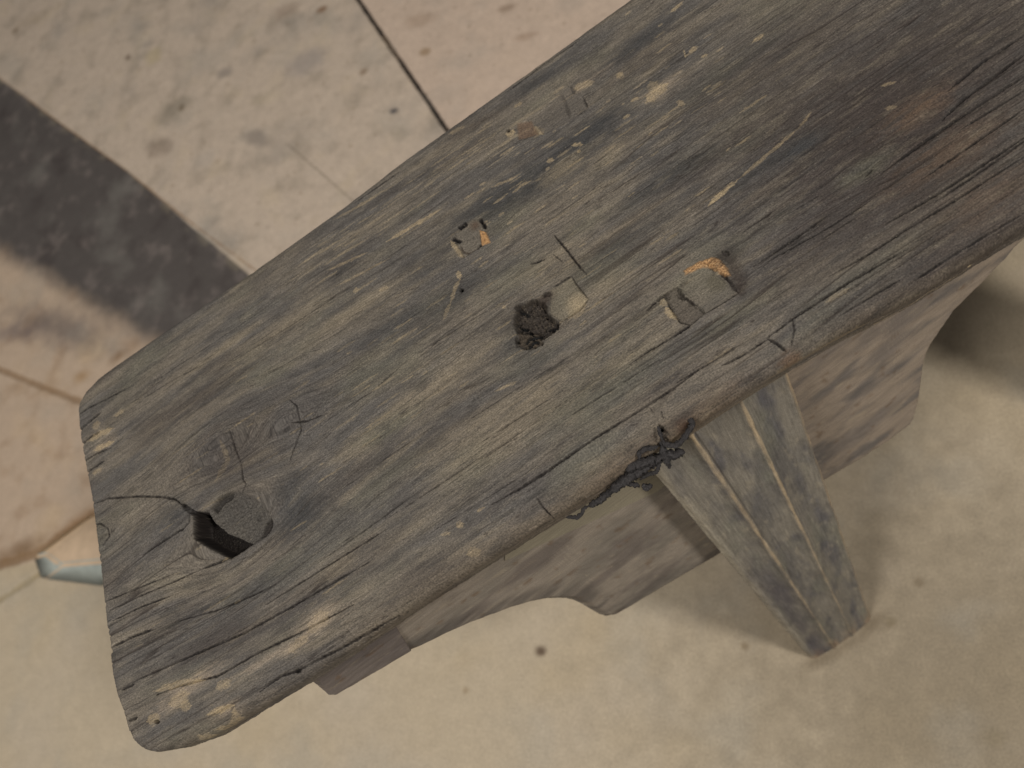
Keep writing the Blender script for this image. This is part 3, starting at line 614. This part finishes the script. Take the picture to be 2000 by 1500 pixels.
sgn = np.where(kr == -1, -1.0, np.where(kr == 1, 1.0, 0.0))
hs = np.clip(hgt, -4, 1)
rowfade = 1.0
geo_b = bgeo + sgn * hs * (np.abs(sgn) > 0) * np.clip((dep - 17) / 4, 0, 1)
geo_a = a.copy()
zz = np.where(kr == 0, H_SEAT - dep / 1000 + np.maximum(hgt, -24) / 1000, H_SEAT - dep / 1000 + hs / 1000 * np.clip(1 - (dep - 17) / 4, 0, 1))
Vs = to_world(geo_a, geo_b, 0); Vs[:, 2] = zz
# the end face follows the top's own rim
top_rim = zz[:nmain].reshape(NRR, NC)[NS:NS + NR, 0]
ez = zz[nmain:].reshape(NR, NE); ez[:] = top_rim[:, None] + kE[None] * (ZT - top_rim[:, None]); Vs[nmain:, 2] = ez.ravel()
Q1 = gridq(NRR, NC)
# end face quads joined on to column 0
idx_top = (np.arange(NR) + NS) * NC
E = np.c_[idx_top, nmain + np.arange(NR * NE).reshape(NR, NE)]
q = np.stack([E[:-1, :-1].ravel(), E[:-1, 1:].ravel(), E[1:, 1:].ravel(), E[1:, :-1].ravel()], 1)
# underside
bi = np.arange(0, NC, 8); lo = bi; hi = (NRR - 1) * NC + bi
qb = np.stack([lo[:-1], hi[:-1], hi[1:], lo[1:]], 1)
qe = np.array([[NC - 1, (NS) * NC + NC - 1, (NS + NR - 1) * NC + NC - 1, (NRR - 1) * NC + NC - 1]])

bench = bpy.data.objects.new('wooden_bench', None); col.objects.link(bench)
bo = to_world(A_MAX / 2, W / 2, 0.0); bench.location = bo
tag(bench, 'weathered grey wooden bench with cracked plank seat, carved apron and grooved splayed leg', 'bench')
bpy.context.view_layer.update()
def child(o, par=bench, org=None):
    o.parent = par; o.matrix_parent_inverse = Matrix.Translation(-Vector(bo)) if par is bench else par.matrix_world.inverted()
    return o
wood = grain_material('weathered_wood', .26, .50, (.6, .9), .5, along=150, across=1300, speckscale=1700)
seat = np_mesh('seat', Vs, np.vstack([Q1, q, qb, qe]), colr, np.stack([aext / 1000, psi / 1000, dep * 0], 1), wood)
child(seat)

# ------------------------------------------------------------------ leg
def legpoint(t, ext=.15):
    return t
def lerp(p, q, t): return p + (q - p) * t
TLp = (1283 - 45, 930 - 54); TRp = (1545 - 24, 727 - 73)
TL = P(*TLp, ZT); TR = P(*TRp, ZT); FLt = P(1588, 1293, 0); FRt = P(1706, 1212, 0)
nf = np.cross(TR - TL, FLt - TL); nf /= np.linalg.norm(nf)
if nf @ np.array([db[0], db[1], 0]) < 0: nf = -nf
inw = -nf
nt_, nu_ = 420, 150
tt = np.linspace(0, 1, nt_); uu = np.linspace(0, 1, nu_)
T_, U_ = np.meshgrid(tt, uu, indexing='ij')
wl = np.linalg.norm(TR - TL) * 1000
rp1 = .30 + .05 * T_; rp2 = .645 + .0 * T_
jit = .006 * fbm(T_ * 9, T_ * 0, 3, 301)
def ridge(c, w): return np.exp(-((U_ - c - jit) / w) ** 2)
rwd = (.022 - .007 * T_) * (1 + .9 * fbm(T_ * 22, U_ * 0, 4, 306)); r1 = ridge(rp1, rwd); r2 = ridge(rp2, rwd * .9); r0 = sstep(.12, .0, U_); r3 = sstep(.95, 1.0, U_)
def flute(u0, u1, d):
    x = np.clip((U_ - u0) / (u1 - u0), 0, 1); return -d * np.sin(np.pi * x) ** .7 * (x > 0) * (x < 1)
prof = flute(.07, rp1 - .025, 4.2) + flute(rp1 + .025, rp2 - .025, 3.8) + flute(rp2 + .025, .96, 4.2)
crown = 4.0 * (1 - (2 * U_ - 1) ** 2)
edge = -3.0 * sstep(.04, 0, U_) - 3.0 * sstep(.96, 1, U_)
hh = prof * (1 - sstep(.90, .99, T_)) + crown * (1 - .5 * sstep(.9, 1, T_)) + edge + 1.7 * r1 + 1.7 * r2 + .5 * fbm(T_ * 14, U_ * 5, 4, 302) + .35 * fbm(T_ * 40, U_ * 22, 3, 303)
Pf = TL + (FLt - TL) * T_[..., None] + (lerp(TR, FRt, T_[..., None]) - lerp(TL, FLt, T_[..., None])) * U_[..., None]
Pf = Pf + nf * (hh[..., None] - 2.0) / 1000
# ragged worn outer edges
sd_ = (TR - TL) / np.linalg.norm(TR - TL)
Pf = Pf + sd_ * (1.2 * fbm(T_ * 18, T_ * 0, 4, 304) * (np.abs(U_ - .5) > .47))[..., None] / 1000
Pf[-1, :, 2] = np.maximum(Pf[-1, :, 2], 0.0)
x_ = T_.ravel() * 450; y_ = U_.ravel() * 70
lc = np.zeros((x_.size, 3)); lc[:] = srgb(124, 117, 103)
lc = mix(lc, srgb(96, 92, 86), sstep(-.1, .35, fbm(x_ * .012, y_ * .05, 4, 311)) * .8)
lc = mix(lc, srgb(82, 80, 82), sstep(.05, .45, fbm(x_ * .02, y_ * .06, 4, 312)) * .7)
lc = mix(lc, srgb(118, 115, 98), sstep(.0, .4, fbm(x_ * .015, y_ * .05, 4, 313)) * .5)
lc = mix(lc, srgb(158, 146, 122), sstep(.15, .5, fbm(x_ * .05, y_ * .15, 4, 314)) * .35)
lc = mix(lc, srgb(84, 80, 82), (sstep(.25, .0, np.abs(T_.ravel() - .6)) * sstep(.33, .2, U_.ravel())) * .5)
worn = sstep(-.35, .25, fbm(T_ * 12, U_ * 6, 3, 315))
pal = srgb(172, 152, 120)
for rr_, stg in ((r1, .95), (r2, .95)):
    lc = mix(lc, pal, (sstep(.35, .85, rr_) * np.clip(.35 + .8 * worn, 0, 1) * stg * (1 - .5 * T_)).ravel())
lc = mix(lc, srgb(60, 52, 44), (ridge(rp1 + .028, .006) * sstep(.5, .2, T_) * .7).ravel())  # painted shade line beside the first ridge, not cut into the shape
lc = mix(lc, srgb(160, 150, 128), (r0 * .8 * (1 - .35 * T_)).ravel()); lc = mix(lc, srgb(166, 144, 112), (r3 * worn * .8).ravel())
lc = mix(lc, srgb(164, 136, 104), (sstep(.93, 1, T_) * worn * .6).ravel())
lc = mix(lc, srgb(80, 74, 74), (sstep(.45, .62, T_) * sstep(.36, .2, U_) * sstep(.08, .14, U_) * sstep(-.4, .1, fbm(T_ * 9, U_ * 5, 4, 319)) * .6).ravel())
lc = mix(lc, srgb(70, 67, 66), sstep(.05, .5, fbm(x_ * .03, y_ * .11, 4, 320)) * .4)
lc *= np.array([.96, .97, 1.02])
lc *= np.clip(1 + .35 * fbm(x_ * .05, y_ * .9, 4, 316) + .2 * fbm(x_ * .3, y_ * .6, 3, 317), .5, 1.6)[:, None]
n0 = nt_ * nu_
back = (Pf[:, [0, -1]] + inw * .042)                      # back corners
back[-1, :, 2] = 0.0
# closed section: front columns, then right-back, left-back
sec = np.concatenate([Pf, back[:, 1:2], back[:, 0:1], Pf[:, 0:1]], 1)
ncs = sec.shape[1]
Ugr = np.concatenate([U_ * 70, np.full((nt_, 1), 112.), np.full((nt_, 1), 182.), np.full((nt_, 1), 224.)], 1)
c_sec = np.concatenate([lc.reshape(nt_, nu_, 3), np.broadcast_to(srgb(104, 97, 86), (nt_, 3, 3))], 1)
foot = sec[-1]; cen_f = foot.mean(0); topc = sec[0].mean(0)
VL = np.vstack([sec.reshape(-1, 3), [cen_f], [topc]])
CL = np.vstack([c_sec.reshape(-1, 3), [srgb(104, 97, 86)], [srgb(104, 97, 86)]])
UVL = np.vstack([np.stack([(np.repeat(tt, ncs) * .45), Ugr.ravel() / 1000], 1), [[0, 0]], [[0, 0]]])
QL = gridq(nt_, ncs)
last = (nt_ - 1) * ncs
capf = np.array([[last + k, last + k + 1, nt_ * ncs, nt_ * ncs] for k in range(ncs - 1)])
leg_mat = grain_material('leg_wood', .22, .22, (.65, .9), .3, across=900, along=50, speckscale=2000)
# caps as degenerate-free fans: split in a triangle mesh of quads (mid points)
def with_caps(V, C_, UV, Q, rows, cols):
    V = list(map(tuple, V)); 
    return V
leg = np_mesh('leg', VL, QL, CL, UVL, leg_mat); child(leg)
import bmesh
def cap_open(o):
    bm = bmesh.new(); bm.from_mesh(o.data)
    bmesh.ops.remove_doubles(bm, verts=bm.verts, dist=1e-5)
    loose = [v_ for v_ in bm.verts if not v_.link_faces]
    bmesh.ops.delete(bm, geom=loose, context='VERTS')
    bmesh.ops.holes_fill(bm, edges=[e for e in bm.edges if e.is_boundary], sides=0)
    bmesh.ops.recalc_face_normals(bm, faces=bm.faces)
    bm.to_mesh(o.data); bm.free()
cap_open(leg)

# ------------------------------------------------------------------ aprons (boards in the plane of the leg's face, set back from it)
pl0 = TL + inw * .024
ax = np.array([da[0], da[1], 0.0]); ax = ax - nf * (ax @ nf); ax /= np.linalg.norm(ax)
ay = np.cross(nf, ax); 
if ay[2] < 0: ay = -ay
def onplane(px, py, back=0.0):
    d = ray(px, py); t = ((pl0 - nf * back - C) @ nf) / (d @ nf); w = C + d * t - (pl0 - nf * back)
    return np.array([w @ ax, w @ ay])
q_top = (ZT - pl0[2]) / ay[2] + .0005
def apron(name, outline_px, back, thick, bevel, colours, seed, p_lo=None, p_hi=None, label=None):
    low = np.array([onplane(x, y, back) for x, y in outline_px])
    # resample the carved lower edge
    seg = np.r_[0, np.cumsum(np.hypot(*(low[1:] - low[:-1]).T))]
    n = 260
    sx = np.linspace(0, seg[-1], n)
    lx = np.interp(sx, seg, low[:, 0]); ly = np.interp(sx, seg, low[:, 1])
    # columns run from the top edge straight to the carved edge
    m_ = 90
    px_top = np.linspace(lx[0] if p_lo is None else p_lo, lx[-1] if p_hi is None else p_hi, n)
    w = np.linspace(0, 1, m_)
    X = px_top[:, None] * (1 - w) + lx[:, None] * w; Y = q_top * (1 - w) + ly[:, None] * w
    dist = np.full(X.shape, 1e9)
    dd, _ = polydist(X.ravel(), Y.ravel(), np.stack([lx, ly], 1)); dd = dd.reshape(X.shape)
    h = -bevel * sstep(bevel * 1.6, 0, dd) + .0006 * fbm(X * 60, Y * 200, 4, seed) 
    base = pl0 - nf * back
    Vf = base + ax * X[..., None] + ay * Y[..., None] + nf * h[..., None]
    x_ = X.ravel() * 1000; y_ = Y.ravel() * 1000
    c = np.zeros((x_.size, 3)); c[:] = srgb(*colours[0])
    c = mix(c, srgb(*colours[1]), sstep(-.1, .35, fbm(x_ * .012, y_ * .04, 4, seed + 1)) * .8)
    c = mix(c, srgb(*colours[2]), sstep(.0, .4, fbm(x_ * .015, y_ * .05, 4, seed + 2)) * .8)
    c = mix(c, srgb(96, 74, 52), sstep(.25, .5, fbm(x_ * .07, y_ * .12, 4, seed + 3)) * .5)
    c = mix(c, srgb(160, 146, 122), sstep(.25, .55, fbm(x_ * .03, y_ * .3, 4, seed + 4)) * .4)
    c = mix(c, srgb(76, 70, 65), (sstep(.026, .012, dd) * (bevel > .004)).ravel() * sstep(-.5, .2, fbm(x_ * .02, y_ * .1, 3, seed + 8)) * .7)  # dark rim: shade of the down-facing chamfer painted into the colour
    c *= np.clip(1 + .25 * fbm(x_ * .04, y_ * .5, 4, seed + 5), .6, 1.5)[:, None]
    Vb = base + ax * X[..., None] + ay * Y[..., None] - nf * thick
    nv = n * m_
    V = np.vstack([Vf.reshape(-1, 3), Vb.reshape(-1, 3)]); C_ = np.vstack([c, c]); 
    UV = np.vstack([np.stack([X.ravel(), Y.ravel()], 1)] * 2)
    G = np.arange(nv).reshape(n, m_)
    ring = np.r_[G[:, -1], G[::-1, 0][:0]]
    def strip(e): return np.stack([e[:-1], e[1:], e[1:] + nv, e[:-1] + nv], 1)
    Q = np.vstack([gridq(n, m_), gridq(n, m_, nv, True), strip(G[:, -1]), strip(G[::-1, 0]), strip(G[0, :]), strip(G[-1, ::-1])])
    o = np_mesh(name, V, Q, C_, UV, leg_mat); child(o)
    bm = bmesh.new(); bm.from_mesh(o.data); bmesh.ops.recalc_face_normals(bm, faces=bm.faces); bm.to_mesh(o.data); bm.free()
    if label: o['label'] = label
    return o
xa = onplane(1395, 1095)[0]
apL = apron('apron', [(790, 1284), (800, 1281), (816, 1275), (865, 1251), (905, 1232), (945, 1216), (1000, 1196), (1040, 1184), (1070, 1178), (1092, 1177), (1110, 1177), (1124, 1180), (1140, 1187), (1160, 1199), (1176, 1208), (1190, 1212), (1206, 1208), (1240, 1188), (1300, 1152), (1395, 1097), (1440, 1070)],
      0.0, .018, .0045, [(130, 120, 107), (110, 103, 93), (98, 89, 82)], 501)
apS = apron('apron_end', [(613, 1338), (645, 1365), (658, 1365), (714, 1332), (774, 1297), (800, 1281), (806, 1277)], -.0015, .012, .003,
      [(104, 95, 88), (92, 84, 79), (80, 73, 70)], 541, p_hi=onplane(860, 1240, -.0015)[0], label='dark short board at the end of the apron')
apR = apron('apron', [(1560, 968), (1616, 937), (1665, 908), (1692, 892), (1740, 860), (1780, 830), (1788, 815), (1797, 778), (1802, 740), (1806, 710), (1812, 690), (1822, 670), (1864, 610), (1926, 548), (1965, 508), (1982, 486), (2010, 462), (2060, 425)],
      0.0, .018, .0015, [(136, 123, 108), (108, 100, 93), (90, 86, 83)], 521)
# raised strip under the seat
def strip_board(name, pts_px, th, colr_):
    pts = [onplane(x, y) for x, y in pts_px]
    n = len(pts); V = []
    for h in (th, -.002):
        for p in pts: V.append(pl0 + ax * p[0] + ay * p[1] + nf * h)
    me = bpy.data.meshes.new(name)
    me.from_pydata([tuple(v_) for v_ in V], [], [list(range(n)), list(range(2 * n - 1, n - 1, -1))] + [[k, (k + 1) % n, n + (k + 1) % n, n + k][::-1] for k in range(n)])
    me.materials.append(colr_)
    at = me.attributes.new('grain', 'FLOAT_VECTOR', 'POINT')
    for k, v_ in enumerate(V): at.data[k].vector = (float((v_ - pl0) @ ax), float((v_ - pl0) @ ay), float((v_ - pl0) @ nf))
    o = bpy.data.objects.new(name, me); col.objects.link(o); child(o); return o
strip_m = grain_material('strip_wood', .22, .22, (.65, .9), .3, attr=False, colour=tuple(srgb(126, 118, 100)), across=900, along=50)
strip_board('top_rail', [(985, 1092), (1140, 1022), (1282, 957), (1330, 920), (1330, 850), (985, 1070)], .0015, strip_m)

# the legs and aprons on the other side and at the other end (mirror images)
def mirror(o, across, along):
    m = o.data.copy(); n = len(m.vertices); co = np.empty(n * 3, np.float32); m.vertices.foreach_get('co', co); co = co.reshape(-1, 3).astype(float)
    p = co[:, :2] - O2; aa = p @ da; bb_ = p @ db
    if across: bb_ = W / 1000 + ab(700, 378)[1] / 1000 * 0 - bb_ + float(bfar(250)) / 1000
    if along: aa = A_MAX / 1000 - aa
    co[:, :2] = O2 + aa[:, None] * da + bb_[:, None] * db
    m.vertices.foreach_set('co', co.astype(np.float32).ravel())
    if across != along: m.flip_normals()
    c_ = o.copy(); c_.data = m; col.objects.link(c_); return c_
for (x_c, x_l) in ((True, False), (False, True), (True, True)):
    mirror(leg, x_c, x_l)
mirror(apL, True, False); mirror(apR, True, False)

# ------------------------------------------------------------------ charred curl of bark at the near edge
char_m = grain_material('charred_bark', .75, .75, (.45, .8), .9, attr=False, colour=tuple(srgb(46, 43, 42)), along=700, across=900, spec=.3)
def worm(paths, name):
    V = []; Qs = []; off = 0; G = []
    for n_, (pts, rad, zo) in enumerate(paths):
        p3 = np.array([P(x, y, H_SEAT - z_) for (x, y), z_ in zip(pts, np.interp(np.linspace(0, 1, len(pts)), np.linspace(0, 1, len(zo)), zo))])
        L_ = np.r_[0, np.cumsum(np.linalg.norm(p3[1:] - p3[:-1], axis=1))]
        n = max(24, int(L_[-1] / .0006)); s_ = np.linspace(0, L_[-1], n)
        c = np.stack([np.interp(s_, L_, p3[:, k]) for k in range(3)], 1)
        c[:, :2] += .0007 * np.stack([fbm(s_ * 220, s_ * 0, 3, 600 + n_), fbm(s_ * 220, s_ * 0 + 3, 3, 630 + n_)], 1)
        t = np.gradient(c, axis=0); t /= np.linalg.norm(t, axis=1)[:, None]
        up = np.array([0, 0, 1.0]); sd2 = np.cross(t, up); sd2 /= np.linalg.norm(sd2, axis=1)[:, None]; up2 = np.cross(sd2, t)
        m_ = 14; th = np.linspace(0, 2 * np.pi, m_, endpoint=False)
        w_ = rad * .23e-3 * np.interp(np.linspace(0, 1, n), [0, .12, .5, .88, 1], [.15, .8, 1, .8, .12])
        rr_ = w_[:, None] * (1 + 1.5 * fbm(s_[:, None] * 500 + n_ * 9, th[None] * 1.4, 4, 660, .7) + .3 * noise(s_[:, None] * 1400, th[None] * 2, 661))
        ring = c[:, None] + rr_[..., None] * (np.cos(th)[None, :, None] * sd2[:, None] + .45 * np.sin(th)[None, :, None] * up2[:, None])
        V.append(ring.reshape(-1, 3)); G.append(np.stack([np.repeat(s_, m_), np.tile(th * .002, n)], 1) + n_)
        i, j = np.meshgrid(np.arange(n - 1), np.arange(m_), indexing='ij'); i = i.ravel(); j = j.ravel(); j2 = (j + 1) % m_
        Qs.append(np.stack([i * m_ + j, i * m_ + j2, (i + 1) * m_ + j2, (i + 1) * m_ + j], 1) + off); off += n * m_
    o = np_mesh(name, np.vstack(V), np.vstack(Qs), None, np.vstack(G), char_m); child(o); cap_open(o); return o
bark = worm([([(1190, 962), (1225, 934), (1262, 908), (1296, 890)], 13, [.016, .012]), ([(1104, 1010), (1128, 1010), (1137, 1003), (1140, 993), (1150, 988)], 5, [.028, .026]), ([(1146, 990), (1162, 982), (1178, 972), (1188, 962), (1204, 950), (1222, 940)], 9, [.026, .02]),
      ([(1196, 958), (1220, 932), (1246, 916), (1276, 900), (1296, 886)], 17, [.020, .014]), ([(1222, 918), (1240, 908), (1262, 902), (1280, 894)], 13, [.012, .010]), ([(1210, 940), (1230, 945), (1246, 948), (1250, 952)], 6, [.018, .022]),
      ([(1256, 944), (1262, 952), (1274, 948)], 8, [.022, .024]), ([(1250, 938), (1262, 928), (1283, 922), (1288, 905), (1296, 892)], 5, [.020, .014]), ([(1248, 898), (1248, 884), (1262, 876), (1288, 872)], 6, [.008, .006]),
      ([(1291, 856), (1300, 868), (1318, 872), (1334, 858), (1348, 838), (1353, 826), (1346, 818), (1336, 820)], 7, [.008, .009]), ([(1290, 862), (1296, 880), (1302, 896), (1306, 912)], 9, [.008, .016]),
      ([(1300, 884), (1316, 890), (1330, 882), (1334, 878)], 11, [.012, .016]), ([(1306, 900), (1308, 916)], 4, [.018, .02]), ([(1284, 832), (1289, 846), (1294, 860)], 4, [.0015, .004])], 'charred_bark')
# a rusty flake on the near rim, torn fibres
# ------------------------------------------------------------------ small block on the floor by the end of the bench
blk_m, nt, b = new_mat('block_paint'); N = nt.nodes; L = nt.links
ca = N.new('ShaderNodeAttribute'); ca.attribute_name = 'tint'; tc = N.new('ShaderNodeTexCoord')
n1 = N.new('ShaderNodeTexNoise'); n1.inputs['Scale'].default_value = 90; n1.inputs['Detail'].default_value = 4; L.new(tc.outputs['Object'], n1.inputs['Vector'])
mr = N.new('ShaderNodeMapRange'); mr.inputs[3].default_value = .75; mr.inputs[4].default_value = 1.2; L.new(n1.outputs[0], mr.inputs[0])
vm = N.new('ShaderNodeVectorMath'); vm.operation = 'SCALE'; L.new(ca.outputs['Color'], vm.inputs[0]); L.new(mr.outputs[0], vm.inputs['Scale']); L.new(vm.outputs[0], b.inputs['Base Color'])
b.inputs['Roughness'].default_value = .7
hz = .020
top = [P(86, 1082, hz), P(172, 1018, hz), P(300, 960, hz), P(330, 1060, hz), P(200, 1096, hz), P(118, 1104, hz)]
bot = [P(64, 1088, 0), P(172, 1008, 0), P(300, 950, 0), P(340, 1110, 0), P(200, 1150, 0), P(78, 1134, 0)]
bm = bmesh.new(); vt = [bm.verts.new(p) for p in top]; vb = [bm.verts.new(p) for p in bot]
bm.faces.new(vt); bm.faces.new(vb[::-1])
for k in range(6): bm.faces.new([vt[k], vb[k], vb[(k + 1) % 6], vt[(k + 1) % 6]])
bmesh.ops.recalc_face_normals(bm, faces=bm.faces)
bmesh.ops.bevel(bm, geom=list(bm.edges), offset=.004, segments=3, affect='EDGES')
me = bpy.data.meshes.new('stone_block'); bm.to_mesh(me); bm.free(); me.materials.append(blk_m)
ca_ = me.color_attributes.new('tint', 'FLOAT_COLOR', 'CORNER')
lowp = P(196, 1146, 0)
for poly in me.polygons:
    nrm = poly.normal; c_ = srgb(198, 172, 142)
    if nrm.z < .9 and nrm.y < -.3: c_ = srgb(160, 166, 158)
    elif nrm.z < .9: c_ = srgb(204, 174, 134)
    for li in poly.loop_indices: ca_.data[li].color = (*c_, 1)
    poly.use_smooth = True
blk = bpy.data.objects.new('stone_block', me); col.objects.link(blk)
tag(blk, 'small pale block with a bluish side on the floor beside the bench end', 'block')
